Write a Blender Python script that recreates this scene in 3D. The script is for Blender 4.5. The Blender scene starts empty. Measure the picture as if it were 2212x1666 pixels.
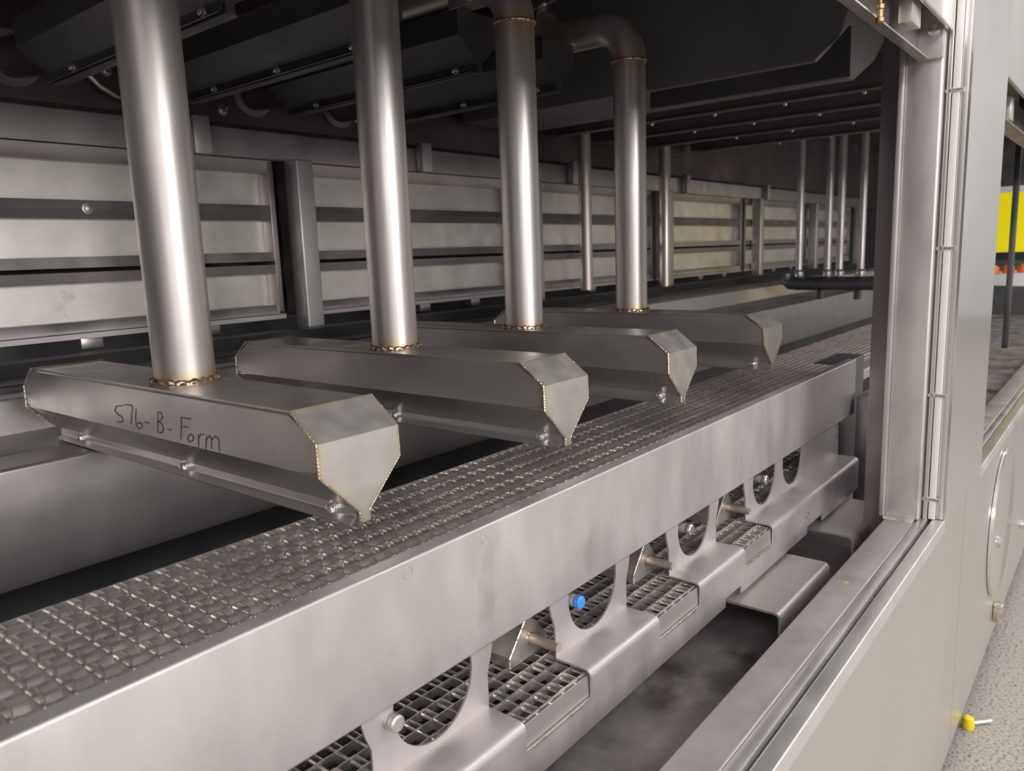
import bpy, bmesh, math, random
from mathutils import Vector, Matrix
random.seed(7)
PI = math.pi
sc = bpy.context.scene
col = sc.collection
# ------------------------------------------------------------------ scale: plan units -> metres, floor at z = 0
K = 0.78
FZ = -1.75
def W(p): return Vector((p[0]*K, p[1]*K, (p[2]-FZ)*K))
# ------------------------------------------------------------------ camera
cam_d = bpy.data.cameras.new('camera'); cam = bpy.data.objects.new('camera', cam_d); col.objects.link(cam)
cam_d.sensor_width = 36; cam_d.lens = 1658.05/2212*36
R = Matrix(((0.62733906, 0.154182, -0.76333061), (-0.7778914, 0.07815376, -0.62351981), (-0.03647837, 0.98494665, 0.16896576)))
cam.matrix_world = Matrix.Translation(W((0, 0, 0))) @ R.to_4x4()
cam_d.clip_start = 0.02; cam_d.clip_end = 100
cam_d.dof.use_dof = True; cam_d.dof.focus_distance = 1.25; cam_d.dof.aperture_fstop = 7.0
sc.camera = cam
# ------------------------------------------------------------------ world (bright factory hall around the machine)
wd = bpy.data.worlds.new('world'); sc.world = wd; wd.use_nodes = True
nt = wd.node_tree; nt.nodes.clear()
out = nt.nodes.new('ShaderNodeOutputWorld'); bg = nt.nodes.new('ShaderNodeBackground')
tc = nt.nodes.new('ShaderNodeTexCoord'); sp = nt.nodes.new('ShaderNodeSeparateXYZ'); rp = nt.nodes.new('ShaderNodeValToRGB')
mr = nt.nodes.new('ShaderNodeMapRange'); mr.inputs[1].default_value = -1; mr.inputs[2].default_value = 1
nt.links.new(tc.outputs['Generated'], sp.inputs[0]); nt.links.new(sp.outputs['Z'], mr.inputs[0]); nt.links.new(mr.outputs[0], rp.inputs[0])
wn = nt.nodes.new('ShaderNodeTexNoise'); wn.inputs['Scale'].default_value = 2.6; wn.inputs['Detail'].default_value = 3; nt.links.new(tc.outputs['Generated'], wn.inputs['Vector'])
wr = nt.nodes.new('ShaderNodeMapRange'); wr.inputs[1].default_value = 0.38; wr.inputs[2].default_value = 0.60; wr.inputs[3].default_value = 0.62; wr.inputs[4].default_value = 1.12; nt.links.new(wn.outputs['Fac'], wr.inputs[0])
wv = nt.nodes.new('ShaderNodeVectorMath'); wv.operation = 'SCALE'; nt.links.new(rp.outputs[0], wv.inputs[0]); nt.links.new(wr.outputs[0], wv.inputs['Scale'])
nt.links.new(wv.outputs[0], bg.inputs[0]); nt.links.new(bg.outputs[0], out.inputs[0])
e = rp.color_ramp.elements
e[0].position = 0.0; e[0].color = (0.40, 0.385, 0.39, 1)
e[1].position = 1.0; e[1].color = (0.84, 0.81, 0.80, 1)
a = e.new(0.46); a.color = (0.60, 0.575, 0.575, 1)
a = e.new(0.58); a.color = (0.80, 0.765, 0.755, 1)
bg.inputs[1].default_value = 0.72
# ------------------------------------------------------------------ hall lamps over the aisle, plus added low fill lights
def lamp(name, p, aim, sx, sy, power, color=(1, 0.955, 0.93)):
    l = bpy.data.lights.new(name, 'AREA'); l.shape = 'RECTANGLE'; l.size = sx; l.size_y = sy; l.energy = power; l.color = color
    o = bpy.data.objects.new(name, l); col.objects.link(o); o.location = p
    o.rotation_euler = (Vector(aim)-Vector(p)).to_track_quat('-Z', 'Y').to_euler()
    return o
lamp('aisle_fill_light', (0.2, -6.5, 2.2), (1.2, 1.6, 1.3), 3.0, 1.6, 250, (1, 0.97, 0.95))  # unseen fill lights, added to brighten the deep machine interior
lamp('aisle_fill_light', (-3.8, -5.2, 2.2), (1.4, 1.6, 1.3), 2.4, 1.6, 70, (1, 0.97, 0.95))
lamp('hall_lamp', (0.6, -2.4, 4.2), (0.8, 0.4, 0.8), 2.4, 0.5, 55)
lamp('hall_lamp', (4.6, -2.6, 4.2), (3.6, 0.6, 0.8), 2.4, 0.5, 60)
lamp('hall_lamp', (-2.8, -1.9, 3.6), (0.6, 1.0, 0.9), 1.6, 0.8, 60)
lamp('hall_lamp', (8.0, -1.8, 4.2), (7.0, 1.8, 0.9), 2.4, 0.6, 60)
sc.view_settings.view_transform = 'Standard'; sc.view_settings.look = 'None'
sc.view_settings.gamma = 1; sc.view_settings.exposure = -0.12; sc.view_settings.use_curve_mapping = False

# ================================================================== materials
def newmat(name):
    m = bpy.data.materials.new(name); m.use_nodes = True
    return m, m.node_tree, m.node_tree.nodes['Principled BSDF']
def steel(name, c, rough, metal=0.82, blotch=0.10, scale=6.0, stretch=(1, 1, 1), rvar=0.10, tint=False, bump=0.0, fine=0.0, stain=None):
    m, nt, b = newmat(name); N = nt.nodes; L = nt.links
    g = N.new('ShaderNodeNewGeometry'); mp = N.new('ShaderNodeMapping'); mp.inputs['Scale'].default_value = stretch
    L.new(g.outputs['Position'], mp.inputs['Vector'])
    n1 = N.new('ShaderNodeTexNoise'); n1.inputs['Scale'].default_value = scale; n1.inputs['Detail'].default_value = 5; n1.inputs['Roughness'].default_value = 0.6
    L.new(mp.outputs[0], n1.inputs['Vector'])
    r1 = N.new('ShaderNodeMapRange'); r1.inputs[1].default_value = 0.32; r1.inputs[2].default_value = 0.68
    r1.inputs[3].default_value = 1-blotch; r1.inputs[4].default_value = 1+blotch*0.5; L.new(n1.outputs['Fac'], r1.inputs[0])
    vm = N.new('ShaderNodeVectorMath'); vm.operation = 'SCALE'; vm.inputs[0].default_value = c; L.new(r1.outputs[0], vm.inputs['Scale'])
    last = vm.outputs[0]
    if stain:
        n3 = N.new('ShaderNodeTexNoise'); n3.inputs['Scale'].default_value = stain[1]; n3.inputs['Detail'].default_value = 4
        L.new(mp.outputs[0], n3.inputs['Vector'])
        r3 = N.new('ShaderNodeMapRange'); r3.inputs[1].default_value = stain[2]; r3.inputs[2].default_value = stain[2]+0.12; L.new(n3.outputs['Fac'], r3.inputs[0])
        mx = N.new('ShaderNodeMix'); mx.data_type = 'RGBA'; L.new(r3.outputs[0], mx.inputs['Factor']); L.new(last, mx.inputs['A']); mx.inputs['B'].default_value = (*stain[0], 1)
        last = mx.outputs['Result']
    if tint:
        at = N.new('ShaderNodeAttribute'); at.attribute_name = 'tint'
        cr = N.new('ShaderNodeValToRGB'); q = cr.color_ramp.elements
        q[0].position = 0.0; q[0].color = (*c, 1); q[1].position = 1.0; q[1].color = (c[0]*0.62, c[1]*0.42, c[2]*0.22, 1)
        z = q.new(0.45); z.color = (c[0]*1.02, c[1]*0.96, c[2]*0.82, 1); z = q.new(0.78); z.color = (c[0]*0.95, c[1]*0.80, c[2]*0.52, 1)
        L.new(at.outputs['Fac'], cr.inputs[0])
        mx = N.new('ShaderNodeMix'); mx.data_type = 'RGBA'; mx.blend_type = 'MIX'
        r4 = N.new('ShaderNodeMapRange'); r4.inputs[1].default_value = 0.05; r4.inputs[2].default_value = 0.5; L.new(at.outputs['Fac'], r4.inputs[0])
        L.new(r4.outputs[0], mx.inputs['Factor']); L.new(last, mx.inputs['A']); L.new(cr.outputs[0], mx.inputs['B'])
        last = mx.outputs['Result']
    L.new(last, b.inputs['Base Color'])
    n2 = N.new('ShaderNodeTexNoise'); n2.inputs['Scale'].default_value = scale*1.7; n2.inputs['Detail'].default_value = 3; L.new(mp.outputs[0], n2.inputs['Vector'])
    r2 = N.new('ShaderNodeMapRange'); r2.inputs[1].default_value = 0.3; r2.inputs[2].default_value = 0.7
    r2.inputs[3].default_value = max(0.04, rough-rvar); r2.inputs[4].default_value = min(1, rough+rvar); L.new(n2.outputs['Fac'], r2.inputs[0])
    L.new(r2.outputs[0], b.inputs['Roughness'])
    b.inputs['Metallic'].default_value = metal
    if bump or fine:
        bp = N.new('ShaderNodeBump'); bp.inputs['Strength'].default_value = bump or fine; bp.inputs['Distance'].default_value = 0.002
        n4 = N.new('ShaderNodeTexNoise'); n4.inputs['Scale'].default_value = 900 if fine else scale*0.6; n4.inputs['Detail'].default_value = 2
        L.new(mp.outputs[0], n4.inputs['Vector']); L.new(n4.outputs['Fac'], bp.inputs['Height']); L.new(bp.outputs[0], b.inputs['Normal'])
    return m
def plain(name, c, rough=0.5, metal=0.0):
    m, nt, b = newmat(name); b.inputs['Base Color'].default_value = (*c, 1); b.inputs['Roughness'].default_value = rough; b.inputs['Metallic'].default_value = metal
    return m
M = {}
M['guard'] = steel('matte_stainless_guard', (0.64, 0.605, 0.60), 0.50, 0.72, blotch=0.13, scale=9, stretch=(1, 1, 0.45), rvar=0.08, stain=((0.50, 0.47, 0.46), 14, 0.64))
M['sheet'] = steel('stainless_sheet', (0.62, 0.585, 0.575), 0.44, 0.72, blotch=0.10, scale=5, rvar=0.06)
M['slat'] = steel('stainless_slat', (0.86, 0.82, 0.77), 0.40, blotch=0.12, scale=7, rvar=0.08, stain=((0.55, 0.51, 0.47), 9, 0.66))
M['rail'] = steel('stainless_rail', (0.46, 0.43, 0.42), 0.36, blotch=0.10, scale=5)
M['nozzle'] = steel('nozzle_stainless', (0.57, 0.54, 0.525), 0.33, blotch=0.08, scale=7, rvar=0.06, tint=True)
M['endplate'] = steel('end_plate_stainless', (0.66, 0.635, 0.60), 0.42, blotch=0.06, scale=16, rvar=0.06, tint=True)
M['pipe'] = steel('pipe_stainless', (0.66, 0.62, 0.60), 0.40, blotch=0.16, scale=16, stretch=(1, 1, 0.10), rvar=0.09, tint=True)
M['weld'] = steel('weld_bead_bronze', (0.54, 0.43, 0.33), 0.30, blotch=0.5, scale=120, rvar=0.1, stain=((0.16, 0.10, 0.08), 90, 0.56))
M['weldtan'] = steel('weld_bead_tan', (0.74, 0.66, 0.56), 0.28, blotch=0.4, scale=60)
M['mesh'] = steel('belt_wire_stainless', (0.76, 0.72, 0.70), 0.32, 0.85, blotch=0.15, scale=25, rvar=0.08)
M['rod'] = steel('belt_rod_stainless', (0.66, 0.63, 0.60), 0.25, blotch=0.1, scale=30)
M['dark'] = steel('shaded_hood_steel', (0.17, 0.17, 0.178), 0.5, blotch=0.12, scale=4)  # base colour lowered to carry the shade inside the machine
M['post'] = steel('inner_post_steel', (0.36, 0.325, 0.325), 0.48, blotch=0.2, scale=3)
M['duct'] = steel('duct_steel', (0.34, 0.34, 0.35), 0.5, 0.7, blotch=0.12, scale=3)
M['guard2'] = steel('far_guard_steel', (0.50, 0.47, 0.46), 0.36, 0.8, blotch=0.12, scale=5, rvar=0.06)
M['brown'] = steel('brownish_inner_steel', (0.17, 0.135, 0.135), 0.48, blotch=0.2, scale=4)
M['tube'] = steel('welded_tube_steel', (0.64, 0.60, 0.59), 0.45, 0.7, blotch=0.18, scale=12, stretch=(1, 1, 0.3), stain=((0.30, 0.26, 0.25), 7, 0.66))
M['sill'] = steel('dusty_sill_steel', (0.56, 0.525, 0.52), 0.5, 0.6, blotch=0.14, scale=9, stain=((0.62, 0.50, 0.34), 16, 0.70))
M['pan'] = steel('stained_floor_pan', (0.46, 0.42, 0.41), 0.5, 0.55, blotch=0.45, scale=7, stain=((0.10, 0.075, 0.06), 4.5, 0.60))
M['clad'] = steel('brushed_outer_cladding', (0.76, 0.74, 0.70), 0.30, blotch=0.05, scale=2, stretch=(1, 1, 0.5), rvar=0.03)
M['trim'] = steel('bright_trim', (0.80, 0.775, 0.76), 0.32, 0.7, blotch=0.05, scale=6)
M['scribe'] = plain('scribe_line', (0.42, 0.40, 0.39), 0.5, 0.5)
M['mirror'] = steel('polished_cladding', (0.84, 0.82, 0.78), 0.14, blotch=0.04, scale=2, rvar=0.04, bump=0.5)
M['bolt'] = steel('bolt_steel', (0.78, 0.76, 0.74), 0.22, blotch=0.1, scale=80)
M['brass'] = plain('brass', (0.42, 0.33, 0.17), 0.38, 1)
M['spot'] = plain('dried_orange_spot', (0.72, 0.42, 0.14), 0.7)
M['blue'] = plain('blue_plastic', (0.06, 0.28, 0.80), 0.4)
M['yellow'] = plain('yellow_plastic', (0.85, 0.66, 0.02), 0.45)
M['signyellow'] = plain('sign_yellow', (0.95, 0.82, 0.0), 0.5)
b_ = M['signyellow'].node_tree.nodes['Principled BSDF']; b_.inputs['Emission Color'].default_value = (1.0, 0.85, 0.0, 1); b_.inputs['Emission Strength'].default_value = 0.30  # glow added so the board stays bright in the dark interior
M['white'] = plain('white_paint', (0.85, 0.84, 0.82), 0.5)
M['black'] = plain('black_base_and_gap_shade', (0.02, 0.02, 0.022), 0.6)  # black board base, also the painted shade in the sill gap
M['orange'] = plain('orange_plastic', (0.85, 0.20, 0.04), 0.5)
M['red'] = plain('red_plastic', (0.55, 0.04, 0.05), 0.5)
M['ink'] = plain('marker_ink', (0.22, 0.225, 0.23), 0.5, 0.5)
M['tape'] = plain('cream_tape', (0.72, 0.62, 0.36), 0.6)
def concrete():
    m, nt, b = newmat('speckled_concrete'); N = nt.nodes; L = nt.links
    g = N.new('ShaderNodeNewGeometry')
    n = N.new('ShaderNodeTexNoise'); n.inputs['Scale'].default_value = 110; n.inputs['Detail'].default_value = 4; L.new(g.outputs['Position'], n.inputs['Vector'])
    r = N.new('ShaderNodeValToRGB'); q = r.color_ramp.elements; q[0].position = 0.34; q[0].color = (0.16, 0.148, 0.135, 1); q[1].position = 0.62; q[1].color = (0.46, 0.43, 0.395, 1)
    a = q.new(0.44); a.color = (0.37, 0.345, 0.32, 1)
    L.new(n.outputs['Fac'], r.inputs[0]); L.new(r.outputs[0], b.inputs['Base Color']); b.inputs['Roughness'].default_value = 0.6
    return m
M['concrete'] = concrete()

# ================================================================== mesh building
class MB:
    """collects geometry in plan units; build() links ONE mesh object"""
    def __init__(s): s.bm = bmesh.new(); s.tint = {}
    def poly(s, pts): return s.bm.faces.new([s.bm.verts.new(p) for p in pts])
    def box(s, x0, x1, y0, y1, z0, z1, bev=0.0, seg=2):
        v = [s.bm.verts.new((x, y, z)) for x in (x0, x1) for y in (y0, y1) for z in (z0, z1)]
        fs = [s.bm.faces.new([v[i] for i in f]) for f in ((0, 1, 3, 2), (4, 6, 7, 5), (0, 4, 5, 1), (2, 3, 7, 6), (0, 2, 6, 4), (1, 5, 7, 3))]
        if bev:
            es = {e for f in fs for e in f.edges}
            bmesh.ops.bevel(s.bm, geom=list(es), offset=bev, segments=seg, affect='EDGES', profile=0.5)
        return s
    def prism(s, prof, axis, a0, a1):
        """closed profile: list of 2-D points; axis 'x': (y,z), 'y': (x,z), 'z': (x,y)"""
        f = {'x': lambda p, a: (a, p[0], p[1]), 'y': lambda p, a: (p[0], a, p[1]), 'z': lambda p, a: (p[0], p[1], a)}[axis]
        A = [s.bm.verts.new(f(p, a0)) for p in prof]; B = [s.bm.verts.new(f(p, a1)) for p in prof]; n = len(prof)
        for i in range(n): s.bm.faces.new((A[i], A[(i+1) % n], B[(i+1) % n], B[i]))
        s.bm.faces.new(A[::-1]); s.bm.faces.new(B)
        return s
    def sheet(s, line, t, axis, a0, a1, r=0.0):
        """bent sheet metal: an open profile line given thickness t with bend radius r"""
        pts = fillet(line, r) if r else [Vector(p) for p in line]
        n = len(pts); L = []; Rr = []
        for i in range(n):
            d0 = (pts[i]-pts[i-1]).normalized() if i > 0 else (pts[1]-pts[0]).normalized()
            d1 = (pts[i+1]-pts[i]).normalized() if i < n-1 else d0
            m = d0+d1
            m = m.normalized() if m.length > 1e-6 else d0
            nn = Vector((-m.y, m.x)); k = 1/max(0.35, m.dot(d0))
            L.append(pts[i]+nn*(t/2*k)); Rr.append(pts[i]-nn*(t/2*k))
        return s.prism([tuple(p) for p in L+Rr[::-1]], axis, a0, a1)
    def cyl(s, p0, p1, r, n=20, r1=None, cap=True):
        p0 = Vector(p0); p1 = Vector(p1); r1 = r if r1 is None else r1
        q = (p1-p0).to_track_quat('Z', 'Y'); A = []; B = []
        for i in range(n):
            a = 2*PI*i/n; v = Vector((math.cos(a), math.sin(a), 0))
            A.append(s.bm.verts.new(p0+q@(v*r))); B.append(s.bm.verts.new(p1+q@(v*r1)))
        for i in range(n): s.bm.faces.new((A[i], A[(i+1) % n], B[(i+1) % n], B[i]))
        if cap: s.bm.faces.new(A[::-1]); s.bm.faces.new(B)
        return s
    def tube(s, path, r, n=10, bump=None, closed=False, cap=True):
        P = [Vector(p) for p in path]; m = len(P); rings = []; up = None
        for i in range(m):
            if closed: d = P[(i+1) % m]-P[i-1]
            else: d = P[min(i+1, m-1)]-P[max(i-1, 0)]
            d.normalize()
            if up is None: up = Vector((0, 0, 1)) if abs(d.z) < 0.9 else Vector((0, 1, 0))
            u = (up-d*up.dot(d)).normalized(); v = d.cross(u); up = u
            rr = r*(bump(i) if bump else 1)
            rings.append([s.bm.verts.new(P[i]+(u*math.cos(2*PI*k/n)+v*math.sin(2*PI*k/n))*rr) for k in range(n)])
        for i in range(m if closed else m-1):
            A = rings[i]; B = rings[(i+1) % m]
            for k in range(n): s.bm.faces.new((A[k], A[(k+1) % n], B[(k+1) % n], B[k]))
        if not closed and cap: s.bm.faces.new(rings[0][::-1]); s.bm.faces.new(rings[-1])
        return s
    def lathe(s, prof, origin, axis, n=20):
        """prof: (radius, along) pairs"""
        o = Vector(origin); q = Vector(axis).to_track_quat('Z', 'Y'); rings = []
        for r, h in prof:
            rings.append([s.bm.verts.new(o+q@Vector((r*math.cos(2*PI*k/n), r*math.sin(2*PI*k/n), h))) for k in range(n)])
        for A, B in zip(rings, rings[1:]):
            for k in range(n): s.bm.faces.new((A[k], A[(k+1) % n], B[(k+1) % n], B[k]))
        s.bm.faces.new(rings[0][::-1]); s.bm.faces.new(rings[-1])
        return s
    def build(s, name, mat, parent=None, origin=None, smooth=True, tint=None, angle=32):
        if parent is not None: origin = parent['o_']
        if origin is None:
            bb = [v.co for v in s.bm.verts]
            origin = ((min(p.x for p in bb)+max(p.x for p in bb))/2, (min(p.y for p in bb)+max(p.y for p in bb))/2, min(p.z for p in bb))
        me = bpy.data.meshes.new(name)
        bmesh.ops.remove_doubles(s.bm, verts=s.bm.verts, dist=1e-6)
        bmesh.ops.recalc_face_normals(s.bm, faces=s.bm.faces)
        vals = [tint(v.co) for v in s.bm.verts] if tint else None
        for v in s.bm.verts: v.co = (v.co-Vector(origin))*K
        if smooth:
            for f in s.bm.faces: f.smooth = True
            for e in s.bm.edges:
                if len(e.link_faces) == 2 and e.calc_face_angle(0) > math.radians(angle): e.smooth = False
        s.bm.to_mesh(me); s.bm.free()
        if vals:
            at = me.attributes.new('tint', 'FLOAT', 'POINT')
            for i, t in enumerate(vals): at.data[i].value = t
        me.materials.append(mat)
        o = bpy.data.objects.new(name, me); col.objects.link(o)
        if parent is not None: o.parent = parent; KEEP[o.name] = origin
        else: o.location = W(origin)
        o['o_'] = tuple(origin)
        return o
KEEP = {}
def fillet(line, r, n=5):
    P = [Vector(p) for p in line]; out = [P[0]]
    for i in range(1, len(P)-1):
        a = (P[i-1]-P[i]); b = (P[i+1]-P[i]); la, lb = a.length, b.length; a.normalize(); b.normalize()
        ang = a.angle(b); 
        if ang > PI-0.02: out.append(P[i]); continue
        d = min(r/math.tan(ang/2), la*0.45, lb*0.45); rr = d*math.tan(ang/2)
        c = P[i]+(a+b).normalized()*(rr/math.sin(ang/2)); p0 = P[i]+a*d; p1 = P[i]+b*d
        v0 = p0-c; v1 = p1-c; th = v0.angle_signed(v1)
        for k in range(n+1):
            t = -th*k/n; out.append(c+Vector((v0.x*math.cos(t)-v0.y*math.sin(t), v0.x*math.sin(t)+v0.y*math.cos(t))))
    out.append(P[-1]); return out
def tag(o, label=None, cat=None, group=None, kind=None):
    if label: o['label'] = label
    if cat: o['category'] = cat
    if group: o['group'] = group
    if kind: o['kind'] = kind
    return o
def thing(name, label, cat, p, group=None):
    o = bpy.data.objects.new(name, None); col.objects.link(o); o.location = W(p); o.empty_display_size = 0.05
    o['o_'] = tuple(p); return tag(o, label, cat, group)
def dup(o, dx, label=None, skip=()):
    r = o.copy(); col.objects.link(r); r.location = o.location+Vector(dx)*K
    if label: r['label'] = label
    for c in o.children:
        if c.name.split('.')[0] in skip: continue
        q = c.copy(); col.objects.link(q); q.parent = r
        for g in c.children:
            h = g.copy(); col.objects.link(h); h.parent = q
    return r
def ribbon(mb, pts, w, plane_x):
    """marker stroke lying on the plane x = plane_x, pts = (y, z)"""
    for (a, b) in zip(pts, pts[1:]):
        a = Vector(a); b = Vector(b); d = (b-a)
        if d.length < 1e-5: continue
        d.normalize(); n = Vector((-d.y, d.x))*w/2; a = a-d*w*0.3; b = b+d*w*0.3
        mb.poly([(plane_x, *(a+n)), (plane_x, *(b+n)), (plane_x, *(b-n)), (plane_x, *(a-n))])

# ================================================================== floor, machine shell
tag(MB().box(-8, 20, -8, 8, FZ-0.1, FZ).build('floor', M['concrete'], smooth=False), kind='structure')
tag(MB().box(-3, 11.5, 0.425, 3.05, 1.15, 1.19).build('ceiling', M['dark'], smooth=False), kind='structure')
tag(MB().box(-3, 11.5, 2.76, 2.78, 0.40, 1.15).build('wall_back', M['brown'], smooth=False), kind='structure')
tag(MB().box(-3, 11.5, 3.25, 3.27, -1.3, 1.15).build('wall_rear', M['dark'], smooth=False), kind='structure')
tag(MB().box(-3.04, -3, 0.40, 3.3, -1.3, 1.19).build('light_block_wall_left', M['dark'], smooth=False), kind='structure')  # unseen end wall added to limit light where the machine would continue
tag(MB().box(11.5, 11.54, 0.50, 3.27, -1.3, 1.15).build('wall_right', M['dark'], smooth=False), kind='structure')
tag(MB().box(-3, 11.5, 0.50, 3.25, -1.30, -0.99).build('trim_1', M['pan'], origin=(0, 0, -1.3), smooth=False), kind='structure')

# ================================================================== lower air nozzles
SEC = [(-.079, -.265), (-.079, -.314), (-.0085, -.385), (-.0085, -.403)]
def body_mb(y0=0.917, y1=2.035, ch=0.059, zt=-.222):
    m = MB(); bm = m.bm; rings = []
    for y, top in ((y0, -.265), (y0+ch, zt), (y1-ch, zt), (y1, -.265)):
        L = [(-.079, top-0.0001)]+SEC; L = [L[0]]+([(-.079, -.2652)] + SEC[1:])
        Rr = [(-x, z) for x, z in L[::-1]]
        rings.append([bm.verts.new((x, y, z)) for x, z in L+Rr])
    for A, B in zip(rings, rings[1:]):
        n = len(A)
        for i in range(n-1): bm.faces.new((A[i], A[i+1], B[i+1], B[i]))
        bm.faces.new((A[-1], A[0], B[0], B[-1]))
    bm.faces.new(rings[0]); bm.faces.new(rings[-1][::-1])
    es = [e for e in bm.edges if abs(e.verts[0].co.y-e.verts[1].co.y) > 0.05 and abs(abs(e.verts[0].co.x)-.079) < 1e-4]
    bmesh.ops.bevel(bm, geom=es, offset=0.006, segments=3, affect='EDGES')
    return m
def cut_along(m, ys):
    for y in ys:
        bmesh.ops.bisect_plane(m.bm, geom=m.bm.verts[:]+m.bm.edges[:]+m.bm.faces[:], plane_co=(0, y, 0), plane_no=(0, 1, 0))
PLATE = [(-.079, -.265), (-.079, -.316), (-.0085, -.388), (-.0085, -.405)]
def plate_mb(y, s):
    """folded end plate, vertical part and sloping top, with an inset ring for the heat tint"""
    m = MB(); bm = m.bm; t = 0.003
    outl = [(x, y, z) for x, z in PLATE]+[(-x, y, z) for x, z in PLATE[::-1]]
    inn = [(-.069, y, -.2655), (-.069, y, -.3125), (-.003, y, -.379), (-.001, y, -.383)]; inn += [(-a, b, c) for a, b, c in inn[::-1]]
    O = [bm.verts.new(p) for p in outl]; I = [bm.verts.new(p) for p in inn]; n = len(O)
    for i in range(n-1): bm.faces.new((O[i], O[i+1], I[i+1], I[i]))
    bm.faces.new(I)
    top = [bm.verts.new((x, y+s*0.0605, -.2205)) for x in (-.079, -.069, .069, .079)]
    mid = [bm.verts.new((x, y+s*0.0515, -.2275)) for x in (-.069, .069)]
    bm.faces.new((O[0], I[0], mid[0], top[0])); bm.faces.new((I[0], I[-1], mid[1], mid[0])); bm.faces.new((I[-1], O[-1], top[3], mid[1]))
    bm.faces.new((top[0], mid[0], top[1])); bm.faces.new((mid[0], mid[1], top[2], top[1])); bm.faces.new((mid[1], top[3], top[2]))
    inner = {v for v in I+mid}
    tv = {tuple(round(c, 5) for c in v.co): (0.0 if v in inner else 0.72) for v in bm.verts}
    m.tv = tv
    return m
def zigzag(i): return 0.85+0.35*(0.5+0.5*math.sin(i*2.2))+random.uniform(-.08, .08)
def dens(path, step=0.003):
    out = []
    for a, b in zip(path, path[1:]):
        a = Vector(a); b = Vector(b); n = max(1, int((b-a).length/step))
        out += [a.lerp(b, k/n) for k in range(n)]
    return out+[Vector(path[-1])]
def screw_mb(p, d):
    """pan head screw with cross recess and washer; axis d"""
    m = MB(); m.lathe([(0.0125, 0), (0.0125, 0.0025), (0.0105, 0.003), (0.0105, 0.0055), (0.0088, 0.0058), (0.0088, 0.009), (0.0078, 0.0125), (0.0050, 0.0148), (0.0016, 0.0155)], p, d, 18)
    return m
cz = 1.448; EX = 0.066
def make_nozzle():
    o = (0, cz, -.406)
    t = thing('air_nozzle', '', 'air nozzle', o)
    m = body_mb(); cut_along(m, (0.925, 0.94, 0.99, 1.30, 1.38, 1.52, 1.60, 1.96, 2.01))
    def tb(c):
        e = max(0, 1-abs(c.y-(0.917 if c.z < -.26 else 0.976))/0.030)
        w = max(0, 1-math.hypot(c.x, c.y-cz)/0.16)*0.9 if c.z > -.24 else max(0, 0.6-abs(c.y-cz)/0.12)*(0.6 if c.z > -.24 else 0)
        return min(1, max(0.6*e, w))
    m.build('nozzle_body', M['nozzle'], t, tint=tb)
    for y, s in ((0.9135, 1), (2.0385, -1)):
        p = plate_mb(y, s); tv = p.tv
        q = p.build('end_plate', M['endplate'], t, smooth=False, tint=lambda c: tv.get(tuple(round(k, 5) for k in c), 0.5))
        so = q.modifiers.new('thick', 'SOLIDIFY'); so.thickness = 0.002; so.offset = 0
        for sx in (-1, 1):
            path = [(sx*.079, y+s*.0605, -.221), (sx*.0795, y+s*.002, -.2655), (sx*.0795, y+s*.001, -.316), (sx*.0095, y+s*.001, -.388), (sx*.009, y+s*.001, -.404)]
            MB().tube(dens(path, 0.0020), 0.0023, 6, bump=zigzag).build('edge_weld', M['weldtan'], q)
    # slot lip: two angle strips flaring out at the foot
    for sx in (-1, 1):
        m = MB(); m.sheet([(sx*.0105, -.372), (sx*.0120, -.397), (sx*.0255, -.4065)], 0.003, 'y', 0.921, 2.03, r=0.008)
        m.build('slot_lip', M['nozzle'], t)
    for y in (0.972, 1.432, 1.905):
        for sx in (-1, 1): screw_mb((sx*.0130, y, -.389), (sx, 0, 0)).build('screw', M['bolt'], t)
    return t
def elbow_path(x, y, z0, r, y1, n=14):
    pts = [(x, y, z0)]
    for k in range(n+1):
        a = (PI/2)*k/n; pts.append((x, y+r*(1-math.cos(a)), z0+0.006+r*math.sin(a)))
    pts.append((x, y1, z0+0.006+r)); return pts
def add_pipe(t, zt, x=0.012):
    m = MB(); n = 36; zs = [-.2225, -.205, -.19, -.17, -.14, 0.1, zt-.10, zt-.06, zt-.03, zt]
    for a, b in zip(zs, zs[1:]): m.cyl((x, cz, a), (x, cz, b), .057, n, cap=False)
    tb = lambda c: max(0, 1-(c.z+.222)/0.055)**1.3*0.95 if c.z < 0 else max(0, 1-(zt-c.z)/0.09)*0.8
    m.build('supply_pipe', M['pipe'], t, tint=tb)
    ring = [(x+.060*math.cos(2*PI*k/90), cz+.060*math.sin(2*PI*k/90), -.2195+0.002*math.sin(k*1.3)) for k in range(90)]
    MB().tube(ring, 0.0052, 8, bump=lambda i: 0.8+0.5*abs(math.sin(i*0.9))+random.uniform(-.15, .15), closed=True).build('base_weld', M['weld'], t)
    ring = [(x+.0585*math.cos(2*PI*k/90), cz+.0585*math.sin(2*PI*k/90), zt) for k in range(90)]
    MB().tube(ring, 0.0042, 8, bump=lambda i: 0.8+0.5*abs(math.sin(i*0.8))+random.uniform(-.15, .15), closed=True).build('elbow_weld', M['weld'], t)
    MB().tube(elbow_path(x, cz, zt, .125, cz+.13), .0575, 36).build('pipe_elbow', M['pipe'], t, tint=lambda c: max(0, 1-(c.z-zt)/0.06)*0.8)
    MB().cyl((x, cz+.13, zt+.131), (x, 2.30, zt+.131), .057, 36).build('horizontal_pipe', M['pipe'], t, tint=lambda c: 0.35)
noz = make_nozzle(); add_pipe(noz, 0.648)
NL = ['nearest hexagonal stainless air nozzle on a round pipe, with handwriting on its side',
      'hexagonal air nozzle on a round pipe, second from the camera',
      'hexagonal air nozzle on a welded round pipe, third from the camera',
      'farthest of the four large hexagonal air nozzles, its elbow pipe fully in view']
X0 = (0.743, 1.300, 1.832, 2.476)
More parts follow.
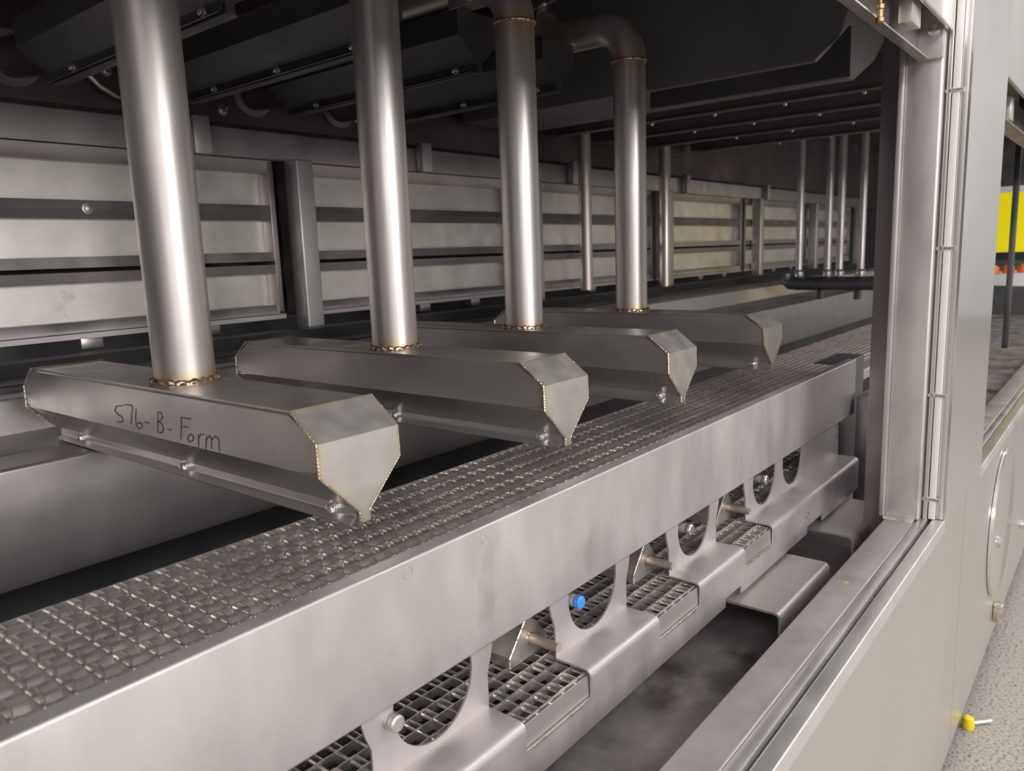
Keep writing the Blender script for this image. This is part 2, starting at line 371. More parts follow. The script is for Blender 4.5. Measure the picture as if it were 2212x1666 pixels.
allz = [noz]
for i in (1, 2, 3): allz.append(dup(noz, (X0[i], 0, 0)))
noz.location = noz.location+Vector((X0[0]*K, 0, 0))
for o, l in zip(allz, NL): o['label'] = l; o['group'] = 'air nozzles above the belt'
m = MB()
STR = [[(1.5266, -0.2647), (1.5566, -0.2693), (1.5665, -0.2787), (1.5571, -0.2846), (1.5381, -0.2894), (1.5348, -0.2958), (1.547, -0.3012), (1.5616, -0.3014)],
[(1.5189, -0.2623), (1.4908, -0.2612), (1.4881, -0.2643), (1.496, -0.2816), (1.5025, -0.2989)],
[(1.4737, -0.2668), (1.4806, -0.2833), (1.4821, -0.2999), (1.4712, -0.3053), (1.458, -0.3011), (1.4575, -0.2939), (1.4679, -0.2924), (1.4791, -0.2963)],
[(1.4456, -0.2886), (1.4273, -0.2892)],
[(1.398, -0.3016), (1.3938, -0.2836), (1.3873, -0.2639), (1.3755, -0.2642), (1.3722, -0.2718), (1.3833, -0.2793), (1.3902, -0.2816), (1.3765, -0.2848), (1.3746, -0.2957), (1.3858, -0.3033), (1.3983, -0.3026)],
[(1.3583, -0.2922), (1.3439, -0.293)],
[(1.2726, -0.2648), (1.3044, -0.2652), (1.3065, -0.28), (1.3143, -0.3055)], [(1.3068, -0.2816), (1.2846, -0.2812)],
[(1.2755, -0.2922), (1.285, -0.2964), (1.2894, -0.304), (1.2844, -0.3073), (1.2734, -0.3041), (1.2679, -0.2967), (1.2755, -0.2922)],
[(1.2494, -0.2885), (1.2519, -0.3007), (1.2549, -0.3132)], [(1.2509, -0.2961), (1.241, -0.288), (1.231, -0.2877)],
[(1.2236, -0.2889), (1.2271, -0.3012), (1.2305, -0.3129)], [(1.2261, -0.296), (1.2137, -0.2877), (1.2078, -0.2908), (1.2116, -0.3104)],
[(1.2084, -0.2938), (1.1947, -0.2862), (1.1848, -0.2894), (1.1874, -0.3115)]]
for s in STR: ribbon(m, s, 0.0026, -.0796)
tag(m.build('handwriting', M['ink'], noz, smooth=False), 'dark marker handwriting')

# ================================================================== upper air nozzles (dark, under the roof)
def upper_nozzle():
    t = thing('upper_air_nozzle', '', 'air nozzle', (0, 1.6, .55))
    m = MB(); prof = [(-.09, .72), (-.09, .645), (-.01, .575), (-.01, .55), (.01, .55), (.01, .575), (.09, .645), (.09, .72)]
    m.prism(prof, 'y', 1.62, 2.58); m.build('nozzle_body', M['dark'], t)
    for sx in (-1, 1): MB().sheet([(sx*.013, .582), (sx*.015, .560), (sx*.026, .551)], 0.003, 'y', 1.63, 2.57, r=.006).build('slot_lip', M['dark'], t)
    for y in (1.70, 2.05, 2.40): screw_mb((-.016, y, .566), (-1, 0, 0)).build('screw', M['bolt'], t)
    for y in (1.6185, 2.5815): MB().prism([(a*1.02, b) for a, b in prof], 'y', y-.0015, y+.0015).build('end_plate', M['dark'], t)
    pts = [(0, 2.582+.0, .675), (0, 2.62, .675), (0, 2.75, .675)]
    MB().tube([(0, 2.58, .66), (0, 2.64, .66), (-.02, 2.70, .655), (-.05, 2.76, .65)], .062, 20).build('feed_pipe', M['brown'], t)
    MB().lathe([(.066, 0), (.085, 0), (.085, .012), (.066, .012)], (-.05, 2.745, .65), (0, 1, 0), 28).build('wall_ring', M['rail'], t)
    return t
un = upper_nozzle()
UL = ['dark hexagonal upper nozzle left of the nearest pipe, under the roof', 'dark hexagonal upper nozzle between the first and second pipes',
      'dark upper nozzle behind the second pipe, with its wall ring showing', 'dark upper nozzle in the shade behind the third pipe']
for i, x in enumerate((1.475, 1.88, 2.30)): dup(un, (x, 0, 0), UL[i+1])['group'] = 'dark upper nozzles'
un.location = un.location+Vector((1.04*K, 0, 0)); un['label'] = UL[0]; un['group'] = 'dark upper nozzles'
# small bolts and a conduit on the rear wall
wb = None
for x, z, l in ((.93, .60, 'small wall bolt left of the nearest pipe, lower one'), (.93, .80, 'small wall bolt left of the nearest pipe, upper one'), (1.28, .66, 'small wall bolt by the curved conduit'),
                (1.53, .52, 'small wall bolt just right of the nearest pipe'), (1.70, .58, 'small wall bolt between the first and second pipes'), (2.35, .62, 'small wall bolt right of the second pipe')):
    if wb is None: wb = tag(MB().lathe([(.020, 0), (.020, .004), (.011, .005), (.011, .018), (.006, .03)], (x, 2.76, z), (0, -1, 0), 12).build('wall_bolt', M['bolt'], origin=(x, 2.76, z)), l, 'bolt', 'bolts on the dark rear wall')
    else:
        c = wb.copy(); col.objects.link(c); c.location = W((x, 2.76, z)); c['label'] = l
tag(MB().tube([(1.17, 2.735, .70), (1.20, 2.735, .64), (1.24, 2.735, .60), (1.29, 2.735, .575), (1.33, 2.745, .57)], .012, 8).build('curved_conduit', M['rail']), 'thin curved metal conduit on the dark rear wall behind the nearest pipe', 'conduit')

# ================================================================== conveyor belts (flat wire mesh on cross rods)
PX = 0.0375; HP = 0.031
def strip_mb(y0, n, h=0.0165, t=0.0019):
    m = MB(); bm = m.bm; a = -0.0080; b = PX+0.0080; pts = []
    for k in range(n+1):
        y = y0+k*HP; d = 0.0013 if k % 2 else -0.0013
        p = (a, y-d), (b, y+d)
        pts += [p[0], p[1]] if k % 2 == 0 else [p[1], p[0]]
    P = fillet(pts, 0.0030, 2); nP = len(P); L = []; Rr = []
    for i in range(nP):
        d0 = (P[i]-P[i-1]).normalized() if i else (P[1]-P[0]).normalized(); d1 = (P[i+1]-P[i]).normalized() if i < nP-1 else d0
        mm = (d0+d1).normalized(); nn = Vector((-mm.y, mm.x)); k = 1/max(.5, mm.dot(d0))
        L.append(P[i]+nn*t/2*k); Rr.append(P[i]-nn*t/2*k)
    V = [[bm.verts.new((q.x, q.y, z)) for z in (0, -h)] for q in L]; U = [[bm.verts.new((q.x, q.y, z)) for z in (0, -h)] for q in Rr]
    for i in range(nP-1):
        bm.faces.new((V[i][0], V[i+1][0], U[i+1][0], U[i][0])); bm.faces.new((V[i][1], U[i][1], U[i+1][1], V[i+1][1]))
        bm.faces.new((V[i][0], V[i][1], V[i+1][1], V[i+1][0])); bm.faces.new((U[i][0], U[i+1][0], U[i+1][1], U[i][1]))
    for i in (0, nP-1): bm.faces.new((V[i][0], U[i][0], U[i][1], V[i][1]))
    return m
def belt(name, label, x0, z, y0, n, count, keep, ext=.016):
    t = thing(name, label, 'conveyor belt', (0, y0, z))
    s = strip_mb(y0, n); 
    for v in s.bm.verts: v.co.z += z
    s0 = s.build('flat_wire_strip', M['mesh'], t, smooth=False)
    y1 = y0+n*HP
    r0 = MB().cyl((0, y0-ext, z-.0085), (0, y1+.014, z-.0085), .0034, 8).build('cross_rod', M['rod'], t)
    def far_mesh(src, k0, k1, nm):
        bm = bmesh.new()
        for k in range(k0, k1):
            n0 = len(bm.verts); bm.from_mesh(src.data); bm.verts.ensure_lookup_table()
            for v in bm.verts[n0:]: v.co.x += (x0+k*PX)*K
        me = bpy.data.meshes.new(nm); bm.to_mesh(me); bm.free(); me.materials.append(src.data.materials[0])
        o = bpy.data.objects.new(nm, me); col.objects.link(o); o.parent = t; o['kind'] = 'stuff'
    for src in (s0, r0):
        for k in range(1, min(count, keep)):
            c = src.copy(); col.objects.link(c); c.parent = t; c.location = ((x0+k*PX)*K, 0, 0)
        if count > keep: far_mesh(src, keep, count, src.name.split('.')[0]+'_far')
        src.location = (x0*K, 0, 0)
    return t
belt('conveyor_belt', 'upper wire mesh conveyor belt running away beside the front guard, under the nozzles', 0.16, -.540, 1.000, 11, 190, 100)
belt('return_belt', 'lower wire mesh belt seen through the round holes and slots of the frame', 0.28, -.7500, 0.7235, 22, 66, 100, ext=.004)
# belt support rails
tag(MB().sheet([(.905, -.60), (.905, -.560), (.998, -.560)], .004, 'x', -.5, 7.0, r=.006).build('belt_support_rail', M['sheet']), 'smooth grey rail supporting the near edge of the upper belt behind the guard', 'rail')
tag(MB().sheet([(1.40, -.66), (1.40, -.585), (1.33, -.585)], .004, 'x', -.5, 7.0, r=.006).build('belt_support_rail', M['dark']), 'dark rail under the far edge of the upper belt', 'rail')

# ================================================================== front side guard
t = thing('side_guard', 'long matte stainless guard plate along the near side of the belt', 'guard plate', (1.2, .775, -.626))
MB().sheet([(.800, -.4235), (.775, -.4235), (.775, -.622), (.7815, -.6275)], .003, 'x', -.6, 2.93, r=.003).build('guard_plate', M['guard'], t)
m = MB()
for cx, czz, r in ((.698, -.441, .009), (.863, -.444, .007)):
    m.tube([(cx+r*math.cos(2*PI*k/24), .7732, czz+r*math.sin(2*PI*k/24)) for k in range(24)], .0004, 4, closed=True)
m.build('scribed_circle', M['scribe'], t)
m = MB(); m.sheet([(.93, -.45), (.83, -.45), (.83, -.99)], .003, 'x', 2.95, 3.25, r=.003)
tag(m.build('guard_end_bracket', M['dark']), 'dark bent bracket just past the far end of the front guard', 'bracket')

# ================================================================== perforated lower frame rail
SL = [.5245-.444, .5245, .965, 1.411, 1.855]; CI = [.304, .748, 1.190, 1.635, 2.084, 2.313]; HW = .0955
def web_mesh():
    cu = bpy.data.curves.new('web', 'CURVE'); cu.dimensions = '2D'; cu.fill_mode = 'BOTH'; cu.extrude = 0.002*K
    def sp(pts):
        s = cu.splines.new('POLY'); s.points.add(len(pts)-1); s.use_cyclic_u = True
        for p, q in zip(s.points, pts): p.co = (q[0]*K, q[1]*K, 0, 1)
    pts = [(-.6, -.56), (2.76, -.56), (2.76, -.7435)]
    for c in reversed(SL):
        pts += [(c+HW, -.7435), (c+HW, -.680), (c+.086, -.655)]
        pts += [(c+.082*math.cos(a), -.648+.078*math.sin(a)) for a in [PI*k/16 for k in range(1, 16)]]
        pts += [(c-.086, -.655), (c-HW, -.680), (c-HW, -.7435)]
    pts += [(-.6, -.7435)]
    sp(pts)
    for c in CI:
        r = .085 if c > -9 else 0
        sp([(c+r*math.cos(2*PI*k/48), -.648+r*math.sin(2*PI*k/48)) for k in range(48)])
        # small pocket where the support pin passes
    o = bpy.data.objects.new('web', cu); col.objects.link(o)
    me = bpy.data.meshes.new_from_object(o.evaluated_get(bpy.context.evaluated_depsgraph_get()))
    bpy.data.objects.remove(o); return me
t = thing('frame_rail', 'perforated stainless frame rail with round holes and square slots below the guard', 'frame rail', (1.2, .71, -.852))
me = web_mesh(); me.materials.clear(); me.materials.append(M['guard'])
w = bpy.data.objects.new('perforated_web', me); col.objects.link(w); w.parent = t
w.rotation_euler = (PI/2, 0, 0); ox, oy, oz = t['o_']; w.location = Vector((-ox*K, (.787-oy)*K, -oz*K))
edges = [-.6]+[v for c in SL for v in (c-HW, c+HW)]+[2.76]
for a, b in zip(edges[0::2], edges[1::2]):
    MB().sheet([(.7888, -.744), (.709, -.744), (.709, -.792)], .004, 'x', a, b, r=.013).build('ledge_segment', M['guard'], t)
m = MB(); fl = [(-.6, 1.643), (1.735, 2.227), (2.369, 2.76)]
m.sheet([(.709, -.7921), (.709, -.832)], .004, 'x', -.6, 2.76)
for a, b in fl: m.sheet([(.709, -.8321), (.709, -.853)], .004, 'x', a, b)
m.build('flange', M['guard'], t)
for c in SL:
    MB().sheet([(.7175, -.7545), (.7135, -.808)], .003, 'x', c-HW-.004, c+HW+.012).build('slot_plate', M['sheet'], t)
    MB().tube(dens([(c-HW+.015, .7065, -.7925), (c+HW-.03, .7065, -.7925)], .003), .0022, 6, bump=zigzag).build('slot_weld', M['weldtan'], t)
m = MB(); m.tube([(2.229+.012*math.cos(k*.5)*(1-k*.02), .7066, -.797+.010*math.sin(k*.5)) for k in range(22)], .0006, 4)
tag(m.build('scribble_mark', M['ink'], t), 'small dark swirl mark')
# tape patch at the near slots
# ================================================================== support pins through the round holes
def pin(x, mat, label, y0=.775):
    t = thing('support_pin', label, 'pin', (x, y0, -.653), 'round pins at the frame holes')
    MB().cyl((x, y0+.004, -.651), (x, 1.30, -.651), .0115, 16).build('pin_shaft', M['tube'], t)
    MB().lathe([(.0120, 0), (.0128, .002), (.0128, .010), (.0105, .0125)], (x, y0+.002, -.651), (0, -1, 0), 20).build('pin_end', mat, t)
pin(.655, M['tube'], 'silver ended support pin at the nearest round hole'); pin(1.120, M['blue'], 'support pin with a bright blue cap at the second round hole')
pin(1.583, M['bolt'], 'silver ended support pin at the third round hole'); pin(2.052, M['bolt'], 'silver ended support pin at the fourth round hole')

# ================================================================== lower (inverted) nozzles behind the slots
def low_nozzle(cx):
    t = thing('lower_air_nozzle', '', 'air nozzle', (cx, .84, -.748))
    prof = [(cx-.057, -.7485), (cx-.057, -.728), (cx-.006, -.668), (cx+.006, -.668), (cx+.057, -.728), (cx+.057, -.7485)]
    MB().prism(prof, 'y', .84, 1.36).build('nozzle_body', M['pipe'], t, tint=lambda c: 0.28)
    p = MB().prism(prof, 'y', .836, .8395).build('end_plate', M['endplate'], t, tint=lambda c: 0.20)
    MB().tube(dens([(cx-.057, .8375, -.7485), (cx-.0575, .8375, -.728), (cx-.006, .8375, -.667)], .0022), .0022, 6, bump=zigzag).build('edge_weld', M['weldtan'], p)
    MB().cyl((cx+.004, .836, -.712), (cx+.004, .770, -.712), .0095, 18).build('stub_tube', M['pipe'], t, tint=lambda c: 0.48)
    ring = [(cx+.004+.0115*math.cos(2*PI*k/40), .836, -.712+.0115*math.sin(2*PI*k/40)) for k in range(40)]
    MB().tube(ring, .0022, 6, bump=zigzag, closed=True).build('stub_weld', M['weld'], t)
    return t
ln = low_nozzle(1.046)
LL = ['small wedge shaped lower nozzle with a bronze stub, in the nearest full slot', 'small lower nozzle with stub tube seen in the second slot from the blue cap side', 'small lower nozzle with stub tube in the farthest slot']
ln['label'] = LL[0]; ln['group'] = 'lower nozzles behind the slots'
for i, dx in enumerate((.446, .892)): dup(ln, (dx, 0, 0), LL[i+1])

# ================================================================== far side guard and lining plates
tag(MB().sheet([(1.845, -.672), (1.83, -.676), (1.83, -.412), (1.965, -.412)], .004, 'x', -.5, 9.0, r=.006).build('far_guard', M['guard2']), 'large plain stainless plate along the far side of the belt', 'guard plate')
tag(MB().sheet([(2.00, -.43), (2.035, -.410), (2.19, -.410), (2.21, -.318), (2.30, -.318)], .004, 'x', -.5, 9.5, r=.008).build('lining_plate', M['sheet']), 'folded stainless lining plate just behind the far guard', 'plate')
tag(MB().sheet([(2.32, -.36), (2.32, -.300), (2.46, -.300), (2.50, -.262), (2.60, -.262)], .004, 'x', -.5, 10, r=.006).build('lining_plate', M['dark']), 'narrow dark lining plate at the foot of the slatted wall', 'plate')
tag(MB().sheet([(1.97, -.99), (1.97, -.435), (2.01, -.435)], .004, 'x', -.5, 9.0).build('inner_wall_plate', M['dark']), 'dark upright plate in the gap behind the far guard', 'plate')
tag(MB().sheet([(.795, -.80), (.795, -.845), (1.75, -.845), (1.75, -.80)], .004, 'x', -.6, 2.88, r=.006).build('cavity_shade_sheet', M['dark']), 'dark sheet added under the lower mesh belt to stand for the shaded cavity', 'tray')  # sheet added to darken the shaded space beneath the belts
tag(MB().box(-.5, 4.0, 1.45, 1.50, -.80, -.75, .004).build('under_belt_tube', M['rail']), 'square tube running below the belt in the dark gap', 'tube')

# ================================================================== slatted rear wall panels
PZ = [(.343, .224), (.161, .042), (-.043, -.164)]
def wall_panel(xa, xb, label):
    t = thing('slatted_wall_panel', label, 'wall panel', (xa, 2.75, -.222), 'slatted rear wall panels')
    for z1, z0 in PZ: MB().box(xa+.03, xb-.03, 2.745, 2.755, z0-.03, z1+.03).build('slat', M['slat'], t)
    rails = [[(2.750, .350), (2.705, .350), (2.690, .392), (2.690, .395)], [(2.750, .216), (2.697, .222), (2.690, .196), (2.704, .167), (2.750, .167)],
             [(2.750, .034), (2.697, .040), (2.690, .006)], [(2.690, -.008), (2.697, -.040), (2.750, -.036)], [(2.750, -.170), (2.700, -.170), (2.690, -.196), (2.690, -.204)]]
    for r in rails: MB().sheet(r, .004, 'x', xa+.012, xb-.012).build('cross_rail', M['rail'], t)
    MB().sheet([(2.690, -.207), (2.690, -.222), (2.76, -.222)], .004, 'x', xa, xb).build('bottom_angle', M['sheet'], t)
    for x in (xb-.36, xa+.72): MB().box(x, x+.07, 2.70, 2.75, -.2595, -.2225, .002).build('panel_foot', M['rail'], t)
    for x in (xa+.006, xb-.03): MB().box(x, x+.024, 2.688, 2.757, -.204, .392, .002).build('side_frame', M['rail'], t)
    return t
ends = [.34, 1.90, 3.40, 4.97, 6.55, 8.15, 9.75]
WL = ['slatted stainless rear wall panel nearest the camera, at the left edge', 'slatted wall panel between the first post and the third pipe', 'slatted wall panel behind the third and fourth pipes',
      'slatted wall panel just right of the fourth pipe', 'slatted wall panel before the thin far pipes', 'farthest slatted wall panel behind the thin pipes']
for i in range(6): wall_panel(ends[i]+.005, ends[i+1]-.045, WL[i])
tag(MB().lathe([(.018, 0), (.018, .003), (.012, .004), (.012, .012), (.004, .014)], (1.134, 2.690, .196), (0, -1, 0), 16).build('wall_screw', M['rail']), 'single screw in the upper rail of the nearest wall panel', 'screw')
# cover sheets above the panels, with short brackets
tag(MB().sheet([(2.755, .53), (2.70, .505), (2.70, .400), (2.74, .397)], .004, 'x', -.5, 10.2, r=.004).build('cover_sheet', M['rail']), 'long stainless cover strip above the slatted wall panels', 'cover strip')
sb = tag(MB().box(1.515, 1.580, 2.655, 2.697, .396, .530, .004).build('cover_bracket', M['sheet'], origin=(1.515, 2.67, .396)), 'short upright bracket on the cover strip, right of the nearest pipe', 'bracket', 'brackets on the cover strip')
for x, l in ((2.65, 'short upright bracket on the cover strip beside the second pipe'), (3.90, 'short upright bracket on the cover strip between third and fourth pipes'), (5.39, 'short upright bracket on the cover strip right of the fourth pipe'), (7.00, 'far short bracket on the cover strip near the thin pipes')):
    c = sb.copy(); col.objects.link(c); c.location = W((x, 2.67, .396)); c['label'] = l
# wall posts
def post(x, label):
    o = MB().box(x, x+.082, 2.60, 2.685, -.44, .398, .008, 3).build('wall_post', M['tube'], origin=(x, 2.64, -.44)); tag(o, label, 'post', 'square posts of the slatted wall'); return o
p0 = post(1.897, 'square steel wall post between the first and second pipes')
for x, l in ((3.43, 'square wall post hidden behind the third pipe'), (4.99, 'square wall post just right of the fourth pipe'), (6.70, 'square wall post left of the thin far pipes'), (8.20, 'square wall post among the thin far pipes'), (9.80, 'farthest square wall post')):
    c = p0.copy(); col.objects.link(c); c.location = W((x, 2.64, -.44)); c['label'] = l
# hanging threaded bracket by the wall post right of the fourth pipe
t = thing('pipe_hanger', 'rusty brown clamp hanging on top of the thin pipe right of the fourth pipe', 'hanger', (4.86, 2.56, .40))
MB().cyl((4.84, 2.55, -.258), (4.84, 2.55, .80), .038, 16).build('hanger_pipe', M['pipe'], t, tint=lambda c: .35)
MB().lathe([(.045, 0), (.062, .02), (.062, .09), (.05, .11)], (4.84, 2.55, .80), (0, 0, 1), 14).build('clamp', M['brown'], t)
t2 = dup(t, (-.98, 0, .03), 'rusty brown clamp on the short pipe between third and fourth pipes')

# ================================================================== thin far pipes on their manifold
t = thing('pipe_manifold', 'dark horizontal manifold carrying the thin far pipes', 'manifold', (5.7, 1.6, -.33))
MB().tube([(5.7, 2.02, -.22), (5.7, 2.015, -.255), (5.7, 1.985, -.285), (5.7, 1.93, -.29), (5.7, 1.2, -.29), (5.7, .9, -.29)], .048, 16).build('manifold_pipe', M['dark'], t)
for y in (1.75, 1.50): MB().box(5.66, 5.74, y, y+.03, -.40, -.335).build('manifold_foot', M['brown'], t)
TY = ((1.925, .73, 'leftmost of the four thin far pipes'), (1.724, .75, 'second of the four thin far pipes'), (1.642, .73, 'third of the four thin far pipes'), (1.501, .65, 'rightmost of the four thin far pipes, shorter'))
for y, zt, l in TY:
    q = thing('thin_pipe', l, 'pipe', (5.7, y, -.24), 'thin far pipes on the manifold')
    MB().cyl((5.7, y, -.19), (5.7, y-.0, zt+.25), .024, 16).build('pipe_tube', M['tube'], q)
    MB().lathe([(.030, 0), (.034, .01), (.034, .035), (.024, .05)], (5.7, y, -.242), (0, 0, 1), 14).build('pipe_fitting', M['bolt'], q)

# ================================================================== hood and roof ducts
t = thing('overhead_duct', 'large dark sheet metal duct under the roof with a chamfered corner', 'duct', (3.0, 1.6, .655))
MB().prism([(2.7, 1.14), (2.7, .655), (.98, .655), (.90, .72), (.70, 1.14)], 'x', 2.995, 3.50).build('duct_casing', M['duct'], t)
MB().prism([(1.65, .645), (1.65, .58), (.86, .58), (.86, .75), (.89, .72), (.97, .645)], 'x', 3.005, 3.03).build('duct_flange', M['dark'], t)
for i, (x, z) in enumerate(((3.75, .66), (4.25, .67), (4.85, .69), (5.6, .72))):
    q = thing('roof_channel', ('nearest', 'second', 'third', 'farthest')[i]+' dark roof channel with bolts beyond the overhead duct', 'channel', (x, 1.6, z), 'dark roof channels beyond the duct')
    MB().sheet([(x-.09, z+.12), (x-.06, z), (x+.06, z), (x+.09, z+.12)], .006, 'y', .85, 2.7, r=.008).build('channel_sheet', M['dark'], q)
    MB().cyl((x-.07, .9, z-.015), (x-.07, 2.6, z-.015), .010, 8).build('conduit', M['rail'], q)
    for y in (1.0, 1.35, 1.7, 2.05): MB().lathe([(.012, 0), (.012, .01), (.006, .02)], (x, y, z-.004), (0, 0, -1), 10).build('bolt', M['bolt'], q)
tag(MB().box(.2, .95, 2.30, 2.36, .80, .86, .004).build('roof_bar', M['brown']), 'short brown bar under the roof at the top left corner', 'bar')
tag(MB().box(.2, 1.9, 2.05, 2.12, .95, 1.00, .004).build('roof_bar', M['brown']), 'long brown bar under the roof behind the nearest pipe', 'bar')
# hose and clamp hardware near the third and fourth elbows
t = thing('gauge_tube', 'thin bent tube with a small clamp left of the third pipe elbow', 'tube', (1.66, 1.50, .70))
MB().tube([(1.555, 1.60, 1.14), (1.555, 1.60, .86), (1.56, 1.59, .80), (1.58, 1.57, .745), (1.62, 1.54, .715), (1.67, 1.51, .70)], .008, 10).build('bent_tube', M['tube'], t)
MB().box(1.668, 1.676, 1.47, 1.54, .670, .755, .001).build('clamp_plate', M['rail'], t)
MB().cyl((1.655, 1.505, .70), (1.705, 1.495, .698), .013, 8).build('clamp_nut', M['brass'], t)
n4 = allz[3]
def onz(m, name, mat, par):
    """part of the farthest nozzle: plan coordinates relative to that nozzle"""
    q = bpy.data.objects
    o = m.build(name, mat, None, origin=(X0[3], cz, -.406)); o.location = (0, 0, 0); o.parent = par; return o
cl = onz(MB().lathe([(.060, 0), (.095, 0), (.095, .008), (.060, .008)], (X0[3]+.012, 1.80, .806), (0, 1, 0), 6), 'pipe_clamp', M['rail'], n4)
for z in (.715, .897):
    onz(MB().tube([(2.45, 1.66, z+.02), (2.45, 1.80, z), (2.46, 1.90, z-.01), (2.52, 1.95, z+.01)], .007, 8), 'threaded_rod', M['bolt'], cl)
    onz(MB().cyl((2.45, 1.775, z), (2.45, 1.798, z), .016, 6), 'nut', M['bolt'], cl)

# ================================================================== near sill, column, header
t = thing('near_sill', 'broad steel sill in the lower right with a dark gap and bright trim strips', 'sill', (1.3, .45, -.86))
MB().box(-.6, 2.335, .435, .517, -.90, -.790, .008, 3).build('sill_tube', M['sill'], t)
MB().box(-.6, 2.352, .412, .434, -.90, -.786, .001).build('inner_strip', M['trim'], t)
MB().box(-.6, 2.345, .4035, .4125, -.88, -.806).build('gap_shade_strip', M['black'], t)  # black strip added as the shade inside the sill gap
MB().sheet([(.402, -.86), (.402, -.789), (.372, -.789), (.3705, -.82)], .003, 'x', -.6, 2.362, r=.003).build('outer_strip', M['trim'], t)
MB().lathe([(.0075, 0), (.006, .0006), (.001, .0008)], (1.80, .478, -.7905), (0, 0, 1), 10).build('paint_spot', M['spot'], t)
t = thing('outer_cladding', 'smooth stainless cladding panel below the sill on the aisle side', 'panel', (1.0, .37, -1.70))
MB().box(-.6, 2.704, .3705, .376, -1.69, -.796).build('cladding_sheet', M['clad'], t)
t = thing('outer_cladding', 'stainless cladding panel with a round hatch, right of the panel seam', 'panel', (4.0, .37, -1.70))
MB().box(2.709, 8.0, .3705, .376, -1.69, -.796).build('cladding_sheet', M['clad'], t)
MB().lathe([(.31, 0), (.31, .012), (.29, .016), (.01, .018)], (3.62, .368, -1.17), (0, -1, 0), 48).build('round_hatch', M['mirror'], t)
for x, z in ((3.43, -1.193), (4.5, -1.45)): MB().lathe([(.022, 0), (.022, .03), (.015, .035)], (x, .369, z), (0, -1, 0), 14).build('knob', M['bolt'], t)
MB().box(3.62, 3.68, .335, .369, -1.62, -1.54, .006).build('latch', M['weldtan'], t)
t = thing('far_sill', 'continuing sill of the next bay beyond the column', 'sill', (5, .45, -.86))
MB().box(3.0, 8.0, .435, .517, -.90, -.790, .008, 3).build('sill_tube', M['sill'], t)
MB().box(2.997, 8.0, .412, .434, -.90, -.786, .001).build('inner_strip', M['trim'], t)
MB().sheet([(.405, -.86), (.405, -.789), (.372, -.789), (.3705, -.82)], .003, 'x', 2.997, 8.0, r=.003).build('outer_strip', M['trim'], t)
# column
t = thing('frame_column', 'wide polished column between the two bays, with studs down its edge', 'column', (2.6, .44, -.79))
MB().box(2.362, 2.997, .3705, .376, -.796, 1.35).build('polished_face', M['mirror'], t)
MB().box(2.362, 2.366, .3765, .400, -.786, 1.35, .0005).build('return_edge', M['clad'], t)
MB().box(2.352, 2.358, .395, .412, -.786, 1.35, .001).build('door_seal_strip', M['white'], t)
MB().box(2.345, 2.350, .414, .424, -.786, 1.35, .001).build('inner_trim', M['clad'], t)
MB().box(2.322, 2.438, .430, .520, -.788, 1.14, .006, 3).build('jamb_tube', M['tube'], t)
MB().box(2.312, 2.340, .519, .533, -.788, 1.14, .003).build('jamb_flange', M['tube'], t)
MB().box(2.44, 2.56, .500, .606, -.985, 1.14, .004).build('inner_post', M['post'], t)
MB().box(2.425, 2.99, .45, .46, -.788, 1.14).build('backing_sheet', M['rail'], t)
for z in (.375, -.028, -.429, -.728):
    q = MB().cyl((2.352, .385, z), (2.352, .428, z), .0058, 10); q.lathe([(.009, 0), (.009, .008)], (2.352, .413, z), (0, 1, 0), 12)
    q.build('stud', M['bolt'], t)
MB().box(2.30, 2.36, .44, .52, -.793, -.786, .003).build('foot_weld', M['bolt'], t)
# header beam and upper fascia
t = thing('header_beam', 'channel shaped header beam across the top right of the opening', 'beam', (1.4, .46, .455))
MB().sheet([(.425, .575), (.488, .575), (.488, .455), (.462, .455)], .004, 'x', -.6, 2.300, r=.003).build('beam_channel', M['rail'], t)
MB().box(2.300, 2.318, .430, .490, .453, .573, .001).build('end_plate', M['sheet'], t)
MB().lathe([(.014, 0), (.014, .006), (.009, .008)], (2.2995, .452, .520), (-1, 0, 0), 12).build('bolt', M['bolt'], t)
MB().box(1.99, 2.075, .436, .466, .478, .572, .003).build('latch_block', M['clad'], t)
MB().lathe([(.006, 0), (.009, .003), (.009, .010), (.006, .012), (.006, .026), (.008, .028), (.008, .036), (.003, .039), (.003, .05)], (1.785, .452, .437), (0, 0, 1), 12).build('brass_fitting', M['brass'], t)
t = thing('upper_fascia', 'bright outer fascia panel above the header beam', 'panel', (1, .42, .52))
MB().sheet([(.424, .522), (.415, .520), (.415, 1.35)], .003, 'x', -.6, 2.340, r=.002).build('fascia_sheet', M['mirror'], t)
t = thing('far_header', 'header beam and fascia of the next bay, right of the column', 'beam', (5, .43, .42))
MB().sheet([(.50, .60), (.50, .430), (.43, .430)], .004, 'x', 3.0, 8.0, r=.004).build('beam_channel', M['rail'], t)
MB().sheet([(.405, .530), (.392, .525), (.392, 1.35)], .003, 'x', 3.0, 8.0, r=.002).build('fascia_sheet', M['clad'], t)
MB().box(3.62, 3.70, .43, .47, .440, .53, .003).build('latch_block', M['clad'], t)

# ================================================================== support channels lying on the pan
def channel(x0, x1, label):
    m = MB(); m.sheet([(.860, -.985), (.860, -.866), (.597, -.866), (.597, -.985)], .006, 'x', x0, x1, r=.014)
    tag(m.build('support_channel', M['sheet']), label, 'channel', 'inverted channels on the pan floor')
channel(1.70, 2.07, 'inverted steel channel lying on the pan, nearer to the camera'); channel(2.30, 2.66, 'second inverted steel channel on the pan, beside the column foot')
tag(MB().box(2.90, 3.05, .72, .76, -.985, -.55, .004).build('support_post', M['sheet']), 'bright upright post in the dark past the end of the frame rail', 'post')

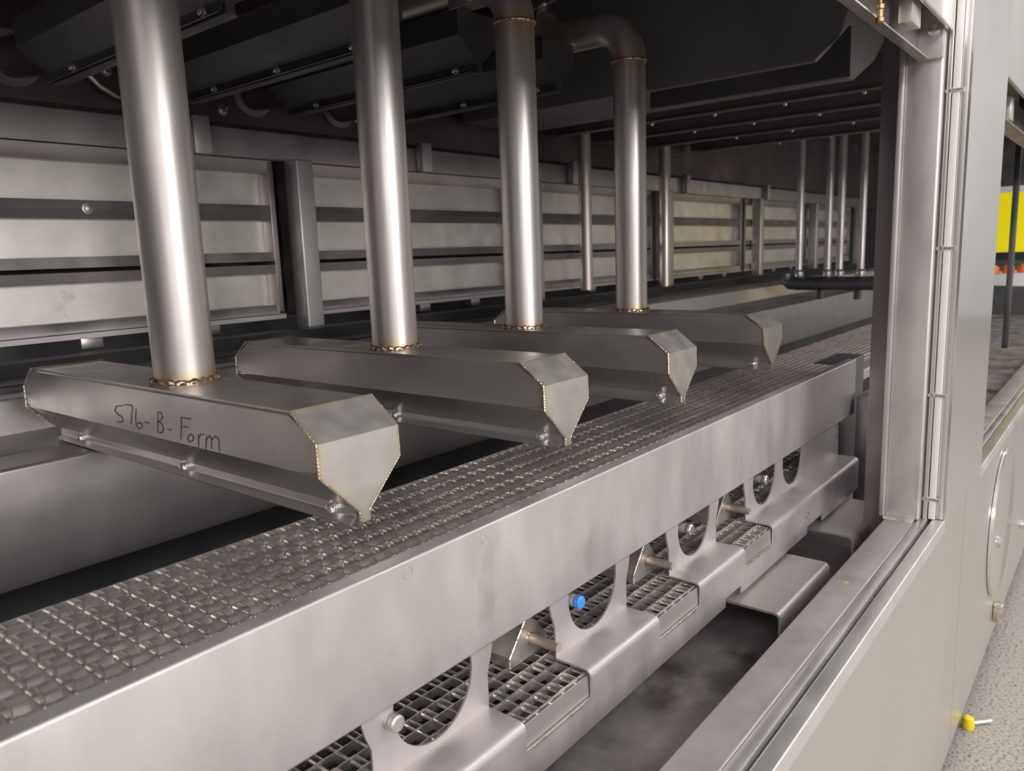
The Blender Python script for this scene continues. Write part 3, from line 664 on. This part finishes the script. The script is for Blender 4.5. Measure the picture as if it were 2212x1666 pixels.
# ================================================================== things seen through the next bay
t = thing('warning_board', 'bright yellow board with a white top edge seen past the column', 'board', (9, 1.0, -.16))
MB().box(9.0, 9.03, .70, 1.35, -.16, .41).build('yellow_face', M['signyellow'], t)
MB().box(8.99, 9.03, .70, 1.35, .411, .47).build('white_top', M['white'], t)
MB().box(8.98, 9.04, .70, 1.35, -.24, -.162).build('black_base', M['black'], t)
tag(MB().box(7.3, 7.36, .78, .82, -.9, 1.1, .003).build('inner_upright', M['dark']), 'thin dark upright in front of the yellow board', 'post')
t = thing('tray_shelf', 'white sloping tray holding a row of orange caps below the yellow board', 'tray', (7.6, .85, -.34))
MB().prism([(.60, -.42), (.60, -.30), (1.25, -.34), (1.25, -.40)], 'x', 7.6, 8.4).build('tray', M['white'], t)
oc = tag(MB().lathe([(.05, 0), (.045, .05), (.02, .07)], (7.75, .75, -.307), (0, 0, 1), 12).build('orange_cap', M['orange'], origin=(7.75, .75, -.305)), 'orange cap on the white tray, at its aisle end', 'cap', 'orange caps on the white tray')
for k in range(1, 5):
    c = oc.copy(); col.objects.link(c); c.location = W((7.75, .75+.11*k, -.305-.0062*k+.002)); c['label'] = 'orange cap on the white tray, %s from the aisle end' % ('second', 'third', 'fourth', 'fifth')[k-1]
tag(MB().box(4.2, 4.24, .66, .70, -.985, .2, .003).build('red_tipped_rod', M['red']), 'thin upright rod with red marking in the next bay', 'rod')
channel2 = MB(); channel2.sheet([(.74, -.985), (.74, -.866), (.57, -.866), (.57, -.985)], .006, 'x', 4.0, 4.6, r=.014)
tag(channel2.build('support_channel', M['sheet']), 'steel channel in the next bay, seen right of the column', 'channel')
t = thing('floor_cap', 'small yellow plastic cap with a metal stub on the concrete by the cladding', 'cap', (2.98, .33, FZ))
MB().lathe([(.018, 0), (.022, .01), (.018, .04), (.010, .045)], (2.965, .352, FZ), (0, 0, 1), 16).build('yellow_cap', M['yellow'], t)
MB().cyl((2.985, .34, FZ+.012), (3.04, .29, FZ+.010), .007, 10).build('metal_stub', M['bolt'], t)

for o in bpy.data.objects:
    if 'o_' in o: del o['o_']
